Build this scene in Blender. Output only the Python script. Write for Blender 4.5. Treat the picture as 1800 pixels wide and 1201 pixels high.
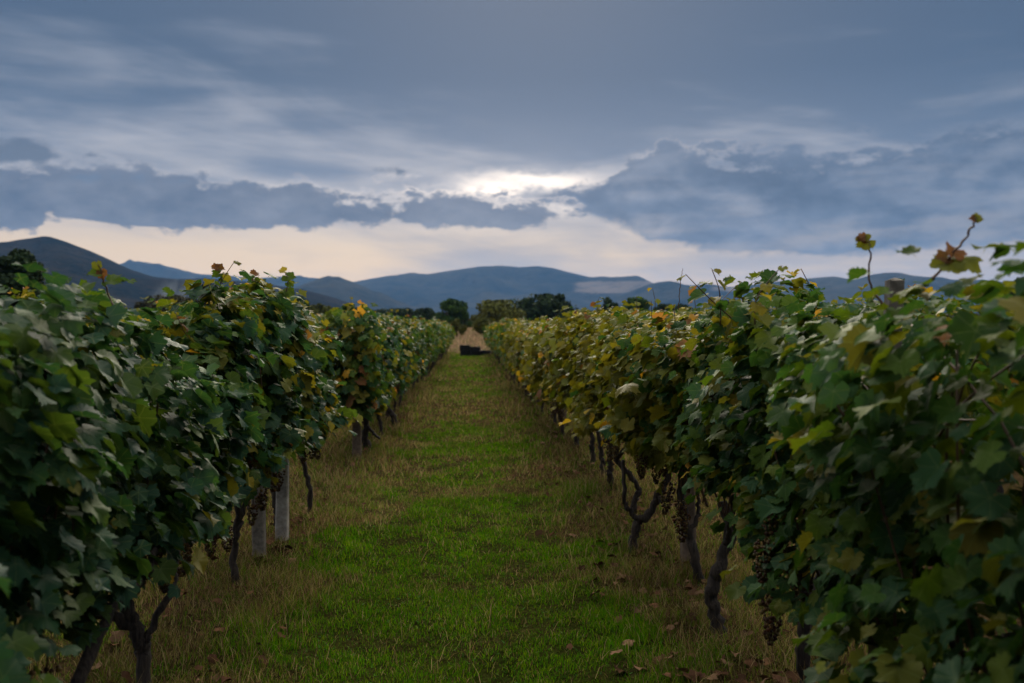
import bpy, math, random
import numpy as np
from mathutils import Matrix, Vector

for o in list(bpy.data.objects): bpy.data.objects.remove(o)
SC = bpy.context.scene
COL = SC.collection
random.seed(7)
RNG = np.random.default_rng(11)

# ------------------------------------------------------------------ camera
EYE = 1.57
F = 1750.0                                   # focal length in pixels of an 1800 px wide picture
YAW, PITCH = math.atan(75/F), -math.atan(25/F)
cd = bpy.data.cameras.new('camera'); cam = bpy.data.objects.new('camera', cd); COL.objects.link(cam)
cam.location = (0, 0, EYE); cam.rotation_euler = (math.pi/2 + PITCH, 0, -YAW)
cd.lens = 35; cd.sensor_width = 36; cd.clip_start = 0.05; cd.clip_end = 60000
cd.dof.use_dof = True; cd.dof.focus_distance = 5.2; cd.dof.aperture_fstop = 2.8; cd.dof.aperture_blades = 9
SC.camera = cam

def pix_dir(px, py):
    v = Vector((px-900, F, -(py-600.5)))
    v = Matrix.Rotation(PITCH, 3, 'X') @ v
    v = Matrix.Rotation(-YAW, 3, 'Z') @ v
    return v.normalized()
def az_t(px, py):
    v = pix_dir(px, py)
    return math.atan2(v.x, v.y), v.z/math.hypot(v.x, v.y)
def at(px, py, d):
    """place point seen at a pixel, d metres away along the ground"""
    v = pix_dir(px, py); k = d/math.hypot(v.x, v.y)
    return Vector((v.x*k, v.y*k, EYE + v.z*k))

# ------------------------------------------------------------------ exposure
SC.view_settings.view_transform = 'Standard'; SC.view_settings.look = 'None'
SC.view_settings.exposure = 1.35; SC.view_settings.gamma = 1.0
SC.view_settings.use_curve_mapping = False
SC.render.engine = 'CYCLES'
CY = SC.cycles; CY.max_bounces = 5; CY.diffuse_bounces = 2; CY.glossy_bounces = 2; CY.transmission_bounces = 4; CY.volume_bounces = 0; CY.transparent_max_bounces = 4

# ------------------------------------------------------------------ node helpers
class S:
    """a float socket with arithmetic"""
    def __init__(s, t, k): s.t, s.k = t, k
    def op(s, o, *a, clamp=False):
        n = s.t.nodes.new('ShaderNodeMath'); n.operation = o; n.use_clamp = clamp
        for i, v in enumerate((s,)+a):
            if isinstance(v, S): s.t.links.new(v.k, n.inputs[i])
            else: n.inputs[i].default_value = v
        return S(s.t, n.outputs[0])
    def __add__(s, b): return s.op('ADD', b)
    def __sub__(s, b): return s.op('SUBTRACT', b)
    def __mul__(s, b): return s.op('MULTIPLY', b)
    def __truediv__(s, b): return s.op('DIVIDE', b)
    __radd__ = __add__; __rmul__ = __mul__
    def sm(s, a, b):
        n = s.t.nodes.new('ShaderNodeMapRange'); n.interpolation_type = 'SMOOTHSTEP'
        s.t.links.new(s.k, n.inputs[0]); n.inputs[1].default_value = a; n.inputs[2].default_value = b
        return S(s.t, n.outputs[0])
    def curve(s, pts, a, b, v0, v1):
        """piecewise curve: pts (x, y), domain a..b, range v0..v1"""
        u = ((s - a)/(b - a)).op('ADD', 0.0, clamp=True)
        n = s.t.nodes.new('ShaderNodeFloatCurve'); c = n.mapping.curves[0]
        P = sorted(((x-a)/(b-a), (y-v0)/(v1-v0)) for x, y in pts)
        while len(c.points) < len(P): c.points.new(0.5, 0.5)
        for q, (x, y) in zip(c.points, P): q.location = (x, y); q.handle_type = 'VECTOR'
        n.mapping.update(); s.t.links.new(u.k, n.inputs[1])
        return S(s.t, n.outputs[0])*(v1-v0) + v0
def comb(t, x, y, z):
    n = t.nodes.new('ShaderNodeCombineXYZ')
    for i, v in enumerate((x, y, z)):
        if isinstance(v, S): t.links.new(v.k, n.inputs[i])
        else: n.inputs[i].default_value = v
    return n.outputs[0]
def noise(t, vec, scale=1, detail=4, rough=0.5, dist=0.0):
    n = t.nodes.new('ShaderNodeTexNoise'); n.inputs['Scale'].default_value = scale
    n.inputs['Detail'].default_value = detail; n.inputs['Roughness'].default_value = rough
    n.inputs['Distortion'].default_value = dist
    if vec is not None: t.links.new(vec, n.inputs['Vector'])
    return S(t, n.outputs[0])
def mixc(t, f, a, b):
    n = t.nodes.new('ShaderNodeMix'); n.data_type = 'RGBA'
    if isinstance(f, S): t.links.new(f.k, n.inputs[0])
    else: n.inputs[0].default_value = f
    for i, v in ((6, a), (7, b)):
        if isinstance(v, tuple): n.inputs[i].default_value = (*v, 1)
        else: t.links.new(v, n.inputs[i])
    return n.outputs[2]
def scalec(t, c, f):
    n = t.nodes.new('ShaderNodeVectorMath'); n.operation = 'SCALE'
    if isinstance(c, tuple): n.inputs[0].default_value = c
    else: t.links.new(c, n.inputs[0])
    if isinstance(f, S): t.links.new(f.k, n.inputs['Scale'])
    else: n.inputs['Scale'].default_value = f
    return n.outputs[0]
def addc(t, a, b):
    n = t.nodes.new('ShaderNodeVectorMath'); n.operation = 'ADD'
    t.links.new(a, n.inputs[0]); t.links.new(b, n.inputs[1]); return n.outputs[0]
def ramp(t, f, stops):
    n = t.nodes.new('ShaderNodeValToRGB'); t.links.new(f.k, n.inputs[0]); e = n.color_ramp.elements
    while len(e) < len(stops): e.new(0.5)
    for q, (p, c) in zip(e, stops): q.position = p; q.color = (*c, 1)
    return n.outputs[0]

# ------------------------------------------------------------------ sky: evening overcast, sun behind the cloud bank
SUN_AZ, SUN_T = az_t(930, 330)
SUN_EL = math.radians(26)          # the disc itself is hidden higher up in the cloud; light leaks below it
HAZE = 0.72e-4                        # density of the evening air, per metre
W = bpy.data.worlds.new('World'); SC.world = W; W.use_nodes = True
T = W.node_tree; T.nodes.clear()
SKY_STRENGTH = 0.1
def build_sky():
    tc = T.nodes.new('ShaderNodeTexCoord'); sp = T.nodes.new('ShaderNodeSeparateXYZ')
    T.links.new(tc.outputs['Generated'], sp.inputs[0])
    x, y, z = (S(T, sp.outputs[i]) for i in range(3))
    h = (x*x + y*y).op('SQRT').op('MAXIMUM', 0.02)
    t = (z/h).op('MAXIMUM', -0.05)
    az = x.op('ARCTAN2', y)
    # noises on the direction, flattened so that clouds lie in layers
    nbig = noise(T, comb(T, x*4, y*4, z*13), 1, 3, 0.55, 0.4)
    nmid = noise(T, comb(T, x*11, y*11, z*22), 1, 5, 0.58, 0.3)
    nfine = noise(T, comb(T, x*34, y*34, z*60), 1, 4, 0.6, 0.2)
    streak = noise(T, comb(T, x*2.6, y*2.6, (z + x*0.15)*14), 1, 5, 0.55, 0.5)
    streak2 = noise(T, comb(T, x*5+7, y*5, (z - x*0.03)*42), 1, 3, 0.55, 0.3)
    # veil of high cloud
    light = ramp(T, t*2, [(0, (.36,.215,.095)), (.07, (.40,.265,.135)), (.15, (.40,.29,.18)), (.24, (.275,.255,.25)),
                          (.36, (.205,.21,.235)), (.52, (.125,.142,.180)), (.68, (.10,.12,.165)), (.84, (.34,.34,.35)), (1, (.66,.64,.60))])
    dark = ramp(T, t*2, [(0, (.20,.155,.135)), (.12, (.17,.155,.16)), (.28, (.060,.088,.140)), (.5, (.031,.055,.098)), (.7, (.033,.055,.095)), (1, (.08,.10,.15))])
    # lighter to the west (left), thick blue to the right; zenith out of view brightened to light the ground
    bias = az.curve([(-3.2,.44), (-.55,.54), (-.30,.56), (-.1,.43), (.1,.28), (.3,.20), (.5,.18), (1.2,.34), (3.2,.44)], -3.2, 3.2, 0, 1)
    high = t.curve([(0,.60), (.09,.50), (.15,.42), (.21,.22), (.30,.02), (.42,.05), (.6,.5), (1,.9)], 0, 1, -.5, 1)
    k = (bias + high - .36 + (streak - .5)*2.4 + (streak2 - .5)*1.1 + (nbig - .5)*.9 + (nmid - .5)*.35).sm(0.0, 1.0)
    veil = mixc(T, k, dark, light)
    # glow of the hidden sun through thin cloud
    da = (az - SUN_AZ); dt = (t - (SUN_T+.004))
    g1 = ((da*da)/(-.09) + (dt*dt)/(-.0035)).op('EXPONENT')
    dw = dt + (nmid - .5)*.040 + (nfine - .5)*.022; aw = da + (nbig - .5)*.12 + (nmid - .5)*.06
    g2 = ((aw*aw)/(-.0075) + (dw*dw)/(-.00013)).op('EXPONENT')
    glow = g1*(nmid*.08 + .01) + g2.sm(.05, 1.0)*((nfine - .5)*1.1 + (nmid - .35)*1.6 + .50).op('MAXIMUM', 0.0)
    veil = addc(T, veil, scalec(T, (.80, .64, .47), glow))
    # low cumulus banks given by base and top over the compass
    def bank(base, top, rough_b, rough_t, soft):
        a0, a1 = -1.2, 1.2
        def conv(pts):
            q = [az_t(px, py) for px, py in pts]; q = [(a, v) for a, v in q]
            return [(a0, q[0][1])] + q + [(a1, q[-1][1])]
        B = az.curve(conv(base), a0, a1, 0, .4); Tp = az.curve(conv(top), a0, a1, 0, .4)
        nb = (nmid - .5)*rough_b*2.2 + (nfine - .5)*rough_b*2.2
        nt = (nmid - .5)*rough_t*3 + (nfine - .5)*rough_t*2.6
        e = (Tp - t) + nt
        rim = ((e + .002)*(e + .002)/(-.00001)).op('EXPONENT')*(t - B).sm(.004, .012)
        return (t - B + nb).sm(-soft*.5, soft*.5)*e.sm(-soft*.8, soft*1.2), rim
    left, rim_l = bank([(-60,408), (60,404), (85,378), (130,380), (175,398), (300,406), (450,403), (620,398), (760,394), (900,402), (985,398), (1020,384), (1060,352), (1400,330)],
                [(-60,292), (100,292), (220,298), (330,305), (420,320), (485,330), (500,318), (535,318), (565,340), (680,346), (780,352), (840,345), (930,352), (1000,362), (1030,380), (1070,390), (1400,390)], .014, .020, .006)
    right, rim_r = bank([(860,330), (900,335), (960,352), (1030,372), (1080,392), (1118,405), (1135,418), (1180,424), (1240,438), (1330,443), (1500,446), (1600,440), (1700,425), (1800,428), (1900,430)],
                 [(860,345), (915,338), (1000,330), (1050,312), (1100,275), (1180,262), (1300,262), (1420,268), (1520,262), (1600,248), (1700,228), (1800,212), (1900,205)], .012, .030, .010)
    wisp, _ = bank([(-60,292), (0,288), (60,286), (95,276), (120,268), (1900,268)],
                [(-60,240), (0,244), (50,245), (85,262), (120,282), (1900,282)], .008, .012, .006)
    shade = ((nbig - .5)*.9 + (nmid - .5)*1.9 + (nfine - .5)*1.5 + .42).op('ADD', 0.0, clamp=True)
    lcol = mixc(T, shade, (.024,.040,.074), (.088,.100,.132))
    rcol = mixc(T, shade, (.015,.034,.070), (.060,.086,.135))
    # the right bank thins towards its top and shows lighter rifts
    rift = (nmid*.7 + streak2*.6 + nfine*.15).sm(.66, .88)
    lit = ((da*da)/(-.05)).op('EXPONENT')*(rim_l + rim_r*.5)*(nmid*1.6 - .45).op('MAXIMUM', 0.0)
    c = mixc(T, left*.96, veil, lcol)
    c = mixc(T, right*(rift*(-.30) + .98), c, rcol)
    c = addc(T, c, scalec(T, (.42, .33, .24), lit))
    c = mixc(T, wisp*.9, c, (.045,.062,.095))
    sky = T.nodes.new('ShaderNodeTexSky'); sky.sky_type = 'NISHITA'; sky.sun_disc = False
    sky.sun_elevation = SUN_EL; sky.sun_rotation = SUN_AZ
    # overcast is brightest on the side of the hidden sun and falls off evenly away from it
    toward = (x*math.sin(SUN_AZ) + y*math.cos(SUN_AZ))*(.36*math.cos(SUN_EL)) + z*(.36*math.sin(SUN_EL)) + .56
    # the sky lies beyond the haze, which dims it towards the horizon
    ln = (t.op('MAXIMUM', .01).op('POWER', -1.0)*520.0).op('MINIMUM', 10400.0)
    c = scalec(T, c, (ln*(HAZE*.95)).op('EXPONENT')*t.curve([(0,.76), (.33,.73), (.8,1.15), (1,1.2)], 0, 1, 0, 2)*toward*(1/SKY_STRENGTH))  # sky gain also rises overhead, above the view, to lift the ground
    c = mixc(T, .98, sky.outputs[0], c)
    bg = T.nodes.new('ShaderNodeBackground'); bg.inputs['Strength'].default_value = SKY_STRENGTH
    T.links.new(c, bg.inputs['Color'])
    out = T.nodes.new('ShaderNodeOutputWorld'); T.links.new(bg.outputs[0], out.inputs['Surface'])
build_sky()
W.cycles.sampling_method = 'MANUAL'; W.cycles.sample_map_resolution = 1024

sl = bpy.data.lights.new('sun', 'SUN'); so = bpy.data.objects.new('sun', sl); COL.objects.link(so)
sl.energy = 1.5; sl.angle = math.radians(24); sl.color = (1.0, .88, .72)
sd = Vector((math.sin(SUN_AZ)*math.cos(SUN_EL), math.cos(SUN_AZ)*math.cos(SUN_EL), math.sin(SUN_EL)))
so.rotation_euler = sd.to_track_quat('Z', 'Y').to_euler(); so.location = (0, 0, 30)

# ------------------------------------------------------------------ object helpers
def mesh(name, v, f, mat, smooth=True, attrs=None, cols=None):
    """mesh from numpy: v (N,3), f (M,3) or (M,4) or list of them"""
    v = np.asarray(v, np.float32)
    fs = f if isinstance(f, list) else [f]
    fs = [np.asarray(q, np.int32) for q in fs if len(q)]
    loops = np.concatenate([q.ravel() for q in fs]); cnt = np.concatenate([np.full(len(q), q.shape[1], np.int32) for q in fs])
    st = np.concatenate([[0], np.cumsum(cnt)[:-1]]).astype(np.int32)
    m = bpy.data.meshes.new(name)
    m.vertices.add(len(v)); m.vertices.foreach_set('co', v.ravel())
    m.loops.add(len(loops)); m.loops.foreach_set('vertex_index', loops)
    m.polygons.add(len(cnt)); m.polygons.foreach_set('loop_start', st)
    m.polygons.foreach_set('use_smooth', np.full(len(cnt), smooth))
    for k, a in (attrs or {}).items():
        m.attributes.new(k, 'FLOAT', 'POINT').data.foreach_set('value', np.asarray(a, np.float32))
    if cols is not None:
        c4 = np.ones((len(v), 4), np.float32); c4[:, :3] = cols
        m.attributes.new('col', 'FLOAT_COLOR', 'POINT').data.foreach_set('color', c4.ravel())
    m.update(calc_edges=True)
    if mat: m.materials.append(mat)
    return m
def link(name, data, parent=None, loc=(0,0,0), **props):
    o = bpy.data.objects.new(name, data); COL.objects.link(o); o.parent = parent; o.location = loc
    for k, v in props.items(): o[k] = v
    return o
def thing(name, label, cat, loc, group=None, data=None):
    o = link(name, data, None, loc, label=label, category=cat)
    if group: o['group'] = group
    return o
def tube(path, rad, sides=7, rough=0.0, rng=RNG, cap=True):
    """tapered tube along a path -> verts, list of face arrays"""
    P = np.asarray(path, float); n = len(P); R = np.broadcast_to(np.asarray(rad, float), (n,))
    tg = np.gradient(P, axis=0); tg /= np.linalg.norm(tg, axis=1)[:, None] + 1e-9
    up = np.array([.31, .87, .12]); a = np.cross(tg, up); a /= np.linalg.norm(a, axis=1)[:, None] + 1e-9
    b = np.cross(tg, a); th = np.linspace(0, 2*math.pi, sides, endpoint=False)
    rr = R[:, None]*(1 + rough*rng.normal(size=(n, sides)))
    V = P[:, None] + rr[..., None]*(np.cos(th)[None, :, None]*a[:, None] + np.sin(th)[None, :, None]*b[:, None])
    V = V.reshape(-1, 3); i = np.arange(n-1)[:, None]*sides; j = np.arange(sides)[None]; j2 = (j+1) % sides
    q = np.stack([i+j, i+j2, i+sides+j2, i+sides+j], -1).reshape(-1, 4); fs = [q]
    if cap:
        V = np.vstack([V, P[-1:], P[:1]]); e = (n-1)*sides; k = np.arange(sides); k2 = (k+1) % sides
        fs.append(np.stack([e+k, e+k2, np.full(sides, len(V)-2)], -1)); fs.append(np.stack([k2, k, np.full(sides, len(V)-1)], -1))
    return V, fs
def merge(parts):
    """merge (verts, faces list) parts"""
    VV, T3, T4, n = [], [], [], 0
    for V, fs in parts:
        V = np.asarray(V)
        for f in (fs if isinstance(fs, list) else [fs]):
            f = np.asarray(f)
            (T3 if f.shape[1] == 3 else T4).append(f+n)
        VV.append(V); n += len(V)
    out = []
    if T4: out.append(np.vstack(T4))
    if T3: out.append(np.vstack(T3))
    return np.vstack(VV), out
def box(x0, x1, y0, y1, z0, z1):
    V = np.array([[x, y, z] for z in (z0, z1) for y in (y0, y1) for x in (x0, x1)], float)
    return V, [np.array([[0,2,3,1], [4,5,7,6], [0,1,5,4], [2,6,7,3], [0,4,6,2], [1,3,7,5]])]
_tab = np.random.default_rng(5).random((257, 257))
def vnoise(x, y, sc=1.0, octv=3, seed=0):
    """smooth value noise 0..1"""
    x = np.asarray(x, float)*sc + seed*17.3; y = np.asarray(y, float)*sc + seed*9.7; s = 0; a = 1; tot = 0
    for _ in range(octv):
        xi = np.floor(x).astype(int); yi = np.floor(y).astype(int); fx = x-xi; fy = y-yi
        fx = fx*fx*(3-2*fx); fy = fy*fy*(3-2*fy); g = lambda i, j: _tab[i % 256, j % 256]
        s = s + a*((g(xi,yi)*(1-fx)+g(xi+1,yi)*fx)*(1-fy) + (g(xi,yi+1)*(1-fx)+g(xi+1,yi+1)*fx)*fy)
        tot += a; a *= .5; x = x*2+3.1; y = y*2+1.7
    return s/tot
def sstep(v, a, b):
    u = np.clip((np.asarray(v, float)-a)/(b-a), 0, 1); return u*u*(3-2*u)

# ------------------------------------------------------------------ materials
def material(name):
    m = bpy.data.materials.new(name); m.use_nodes = True; t = m.node_tree
    p = t.nodes['Principled BSDF']; return m, t, p
def bump(t, p, h, strength=.3, dist=.01):
    b = t.nodes.new('ShaderNodeBump'); b.inputs['Strength'].default_value = strength; b.inputs['Distance'].default_value = dist
    t.links.new(h.k, b.inputs['Height']); t.links.new(b.outputs[0], p.inputs['Normal'])
def objco(t, which='Object'):
    return t.nodes.new('ShaderNodeTexCoord').outputs[which]
def attr(t, name, out='Color'):
    a = t.nodes.new('ShaderNodeAttribute'); a.attribute_name = name; return a.outputs[out]

def leaf_material(name, per_object):
    m, t, p = material(name)
    if per_object: c = t.nodes.new('ShaderNodeObjectInfo').outputs['Color']
    else: c = attr(t, 'col')
    vein = S(t, attr(t, 'vein', 'Fac')).op('POWER', 9.0)
    n = noise(t, objco(t) , 26 if per_object else 40, 4, .6)
    c = scalec(t, c, n*.9 + .55)
    c = mixc(t, vein*.5, c, (.20,.25,.09))
    blot = noise(t, objco(t), 55, 2, .5).sm(.66, .74)
    c = mixc(t, blot*.5, c, (.085,.045,.018))
    t.links.new(c, p.inputs['Base Color'])
    p.inputs['Roughness'].default_value = .58; p.inputs['Specular IOR Level'].default_value = .16
    bump(t, p, n + vein*.4, .5, .006)
    tr = t.nodes.new('ShaderNodeBsdfTranslucent'); mx = t.nodes.new('ShaderNodeMixShader'); mx.inputs[0].default_value = .30
    yl = t.nodes.new('ShaderNodeMix'); yl.data_type = 'RGBA'; yl.blend_type = 'MULTIPLY'; yl.inputs[0].default_value = 1
    t.links.new(c, yl.inputs[6]); yl.inputs[7].default_value = (1.7, 1.6, .6, 1)
    t.links.new(yl.outputs[2], tr.inputs['Color'])
    t.links.new(p.outputs[0], mx.inputs[1]); t.links.new(tr.outputs[0], mx.inputs[2])
    t.links.new(mx.outputs[0], t.nodes['Material Output'].inputs['Surface'])
    return m
M_LEAF = leaf_material('vine_leaf', True)
M_FOL = leaf_material('vine_foliage', False)

m, t, p = material('vine_bark'); M_BARK = m
n = noise(t, objco(t), 38, 6, .65); w = noise(t, comb(t, 0, 0, 0), 1)
mp = t.nodes.new('ShaderNodeMapping'); mp.inputs['Scale'].default_value = (90, 90, 9); t.links.new(objco(t), mp.inputs[0])
fib = noise(t, mp.outputs[0], 1, 4, .6)
t.links.new(mixc(t, fib.sm(.3, .7), (.012,.009,.008), (.052,.038,.030)), p.inputs['Base Color'])
p.inputs['Roughness'].default_value = .9; bump(t, p, fib + n*.5, 1.0, .012)
m, t, p = material('cane'); M_CANE = m
n = noise(t, objco(t), 30, 3)
t.links.new(mixc(t, n, (.045,.022,.012), (.12,.058,.028)), p.inputs['Base Color']); p.inputs['Roughness'].default_value = .6
m, t, p = material('grape_skin'); M_GRAPE = m
n = noise(t, objco(t), 14, 3)
t.links.new(scalec(t, attr(t, 'col'), n*.6+.2), p.inputs['Base Color']); p.inputs['Roughness'].default_value = .55; p.inputs['Specular IOR Level'].default_value = .2
p.inputs['Subsurface Weight'].default_value = 0.0
def post_material(name, a, b, sc):
    m, t, p = material(name)
    n = noise(t, objco(t), sc, 6, .65); big = noise(t, objco(t), 4, 3)
    t.links.new(mixc(t, (n*.6 + big*.5).sm(.35, .72), a, b), p.inputs['Base Color'])
    p.inputs['Roughness'].default_value = .9; bump(t, p, n, .6, .006); return m
m, t, p = material('dead_leaf'); M_DEAD = m
t.links.new(scalec(t, attr(t, 'col'), noise(t, objco(t), 30, 3)*1.2 + .3), p.inputs['Base Color']); p.inputs['Roughness'].default_value = 1; p.inputs['Specular IOR Level'].default_value = 0
M_CONC = post_material('pale_concrete', (.17,.15,.13), (.50,.46,.42), 20)
M_CONC2 = post_material('mossy_concrete', (.07,.062,.052), (.26,.225,.19), 28)
M_WOOD = post_material('weathered_wood', (.085,.060,.042), (.21,.155,.115), 22)

# ------------------------------------------------------------------ ground
ROW_L, ROW_R = -1.36, 1.26
def ground_z(x, y):
    x = np.asarray(x, float); y = np.asarray(y, float)
    z = 1.35*sstep(y, 58, 125) + .55*sstep(-x, 3, 22)*(1-sstep(y, 130, 400))
    near = 1 - sstep(np.hypot(x, y), 60, 140)
    ridge = np.exp(-((x-ROW_L)/.42)**2) + np.exp(-((x-ROW_R)/.42)**2)
    z = z + near*(.05*ridge + .07*(vnoise(x, y, .7, 3, 1)-.5) + .035*(vnoise(x, y, 3.1, 2, 2)-.5))
    return z
def green_field(x, y):
    """0 dry brown .. 1 lush green sward"""
    x = np.asarray(x, float); y = np.asarray(y, float)
    x0 = x; x = x + .8*(vnoise(x, y, .9, 2, 81)-.5) + .35*(vnoise(x, y, 3.0, 2, 82)-.5)
    lane = np.exp(-(((x+.02)/1.02)**2)**1.8)
    d = np.interp(y, [3, 7, 8.5, 10, 12, 15, 17, 20, 24, 30, 38, 45, 52, 56, 60, 66], [1.05, .97, .70, .60, .82, .80, .36, .34, .58, .42, .55, .48, 1.0, .9, .4, .1])
    g = lane*d + 1.25*(vnoise(x, y, 1.15, 3, 3)-.5) + .9*(vnoise(x, y*.6, 3.4, 2, 4)-.5)
    g = g + .35*sstep(-x0, 2.0, 3.0)*(1-sstep(y, 40, 60))
    return np.clip(g, 0, 1)
def ground_cols(x, y):
    g = green_field(x, y)[..., None]
    n = vnoise(x, y, 6.0, 3, 6)[..., None]
    dry = np.array([.040,.026,.015])*(1-n) + np.array([.12,.078,.036])*n
    gr = np.array([.026,.036,.007])*(1-n) + np.array([.060,.068,.014])*n
    c = dry*(1-g) + gr*g
    far = sstep(y + 14*(vnoise(x, y, .25, 3, 41)-.5), 58, 76)[..., None]*(1-sstep(np.abs(x), 8, 24)[..., None])
    soil = np.array([.20,.140,.088])*(1-n) + np.array([.30,.215,.14])*n
    c = c*(1-far) + soil*far
    mead = sstep(np.hypot(x, y), 125, 220)[..., None]
    return c*(1-mead) + np.array([.085,.080,.035])*mead
def axis(lo, dense0, dense1, step, hi, grow=1.22):
    a = list(np.arange(dense0, dense1+1e-6, step)); s = step
    while a[-1] < hi: s *= grow; a.append(min(a[-1]+s, hi))
    s = step; b = []
    c = dense0
    while c > lo: s *= grow; c = max(c-s, lo); b.append(c)
    return np.array(b[::-1] + a)
gx = axis(-10300, -5, 3.5, .11, 10300); gy = axis(-10300, 3.2, 62, .16, 10300)
X, Y = np.meshgrid(gx, gy); Z = ground_z(X, Y)
nx, ny = len(gx), len(gy); i = np.arange((ny-1)*(nx-1)); r = i//(nx-1)*nx + i % (nx-1)
fq = np.stack([r, r+1, r+nx+1, r+nx], -1)
m, t, p = material('grassy_soil'); M_GROUND = m
n = noise(t, objco(t), 24, 8, .8)
t.links.new(scalec(t, attr(t, 'col'), n.sm(.3, .72)*1.3 + .2), p.inputs['Base Color']); p.inputs['Roughness'].default_value = .95
p.inputs['Specular IOR Level'].default_value = 0; bump(t, p, n, .9, .05)
gm = mesh('ground', np.stack([X, Y, Z], -1).reshape(-1, 3), fq, M_GROUND, True, cols=ground_cols(X, Y).reshape(-1, 3))
link('ground', gm, kind='structure', label='grassy vineyard floor running down the lane to the hills')

# ------------------------------------------------------------------ hills
def hill_material(name, a, b, sc, clearing=None, bd=12):
    m, t, p = material(name)
    n = noise(t, objco(t), sc, 8, .62, .3); big = noise(t, objco(t), sc*.16, 4, .55)
    c = mixc(t, (n*.55+big*.55).sm(.38, .72), a, b)
    if clearing:
        c = mixc(t, (S(t, attr(t, 'bare', 'Fac')) + (n-.5)*1.6 + (big-.5)*1.2).sm(.30, 1.0)*.6, c, clearing)
    t.links.new(c, p.inputs['Base Color']); p.inputs['Roughness'].default_value = 1; p.inputs['Specular IOR Level'].default_value = 0
    bump(t, p, n, 1.0, bd); return m
M_HBROWN = hill_material('autumn_forest', (.004,.008,.007), (.036,.028,.018), .05, None, 20)
M_HBLUE = hill_material('mountain_forest', (.007,.012,.010), (.062,.056,.036), .009, (.30,.24,.20), 40)
def hill(pts, D, front, back, mat, seed, label, rough=.05, bare=None):
    q = [az_t(px, py) for px, py in pts]
    A = np.linspace(q[0][0], q[-1][0], 260); Tn = np.interp(A, [a for a, _ in q], [v for _, v in q])
    k = np.hanning(7); k /= k.sum(); Tn = np.convolve(np.pad(Tn, 3, 'edge'), k, 'valid')
    s = np.concatenate([np.linspace(-1, 0, 46), np.linspace(0, 1, 10)[1:]])
    AA, SS = np.meshgrid(A, s); R = D + np.where(SS < 0, SS*front, SS*back)
    H = (Tn*D)[None]*(1 - np.abs(SS)**1.25)
    gul = vnoise(AA*D/(front*.28) + SS*.8, SS*2.2, 1.0, 4, seed)
    fade = np.sin(np.clip(np.abs(SS), 0, 1)*math.pi)
    H = H*(1 + (gul-.5)*1.3*fade) + (vnoise(AA*D/60, SS*9, 1, 3, seed+3)-.5)*rough*(Tn.max()*D)*(.35 + fade)
    edge = sstep(AA, A[0], A[0]+.03)*(1-sstep(AA, A[-1]-.03, A[-1]))
    Z = EYE + H*1.0 - 14*np.abs(SS)**6
    V = np.stack([np.sin(AA)*R, np.cos(AA)*R, Z], -1).reshape(-1, 3)
    nx, ny = len(A), len(s); i = np.arange((ny-1)*(nx-1)); r = i//(nx-1)*nx + i % (nx-1)
    f = np.stack([r, r+1, r+nx+1, r+nx], -1)
    bv = np.zeros(AA.shape)
    if bare:
        tt = (Z-EYE)/R
        for (x0, x1, y0, y1) in bare:
            a0, t1 = az_t(x0, y0); a1, t0 = az_t(x1, y1)
            bv = np.maximum(bv, sstep(AA, a0, a0+(a1-a0)*.3)*(1-sstep(AA, a1-(a1-a0)*.25, a1))*sstep(tt, t0-.001, t0+.0022)*(1-sstep(tt, t1-.0022, t1+.001)))
    link('hill', mesh('hill', V, f, mat, True, attrs={'bare': bv.ravel()}), kind='structure', label=label)
hill([(-500,470), (-300,440), (-120,436), (0,428), (40,424), (80,419), (120,427), (150,438), (190,455), (230,474), (270,487), (310,491), (360,489), (410,493), (470,500), (530,508), (580,522), (640,545), (720,566), (800,574)],
     2500, 1200, 800, M_HBROWN, 3, 'dark autumn forested hill at the far left', .03)
hill([(100,470), (200,466), (250,463), (290,468), (340,481), (380,486), (450,489), (500,486), (540,489), (570,493), (640,510), (760,520)],
     7600, 1200, 900, M_HBLUE, 8, 'farthest pale blue ridge behind the left hill', .02)
hill([(440,540), (500,512), (545,497), (575,489), (595,487), (615,495), (640,506), (690,525), (760,555)],
     4600, 900, 700, M_HBLUE, 9, 'small blue hill left of the main mountain', .025)
hill([(520,520), (600,500), (640,492), (690,484), (740,484), (790,476), (840,469), (880,467), (915,470), (945,468), (970,471), (1010,481), (1045,489), (1090,488), (1120,484), (1155,501), (1190,516), (1240,535), (1300,560)],
     6800, 2100, 1400, M_HBLUE, 5, 'broad blue mountain at the end of the lane', .022, [(975,1175,493,517)])
hill([(1020,560), (1090,525), (1150,506), (1185,498), (1215,502), (1250,499), (1275,505), (1310,503), (1350,496), (1400,492), (1440,488), (1470,486), (1500,493), (1530,488), (1560,484), (1610,487), (1680,492), (1760,496), (1850,492), (2000,486), (2200,500), (2400,540)],
     5600, 1500, 1200, M_HBLUE, 6, 'blue ridge running behind the right hand vines', .025, [(1225,1330,503,514)])

# haze: the evening air between here and the mountains
m = bpy.data.materials.new('evening_air'); m.use_nodes = True; t = m.node_tree; t.nodes.clear()
pv = t.nodes.new('ShaderNodeVolumePrincipled'); pv.inputs['Color'].default_value = (.23,.50,1.0,1); pv.inputs['Density'].default_value = HAZE
pv.inputs['Anisotropy'].default_value = 0.0
oo = t.nodes.new('ShaderNodeOutputMaterial'); t.links.new(pv.outputs[0], oo.inputs['Volume'])
V, f = box(-10400, 10400, -10400, 10400, -16, 520)
link('haze', mesh('haze', V, f, m, False), kind='stuff', label='thin blue evening haze filling the valley', category='haze')

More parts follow.
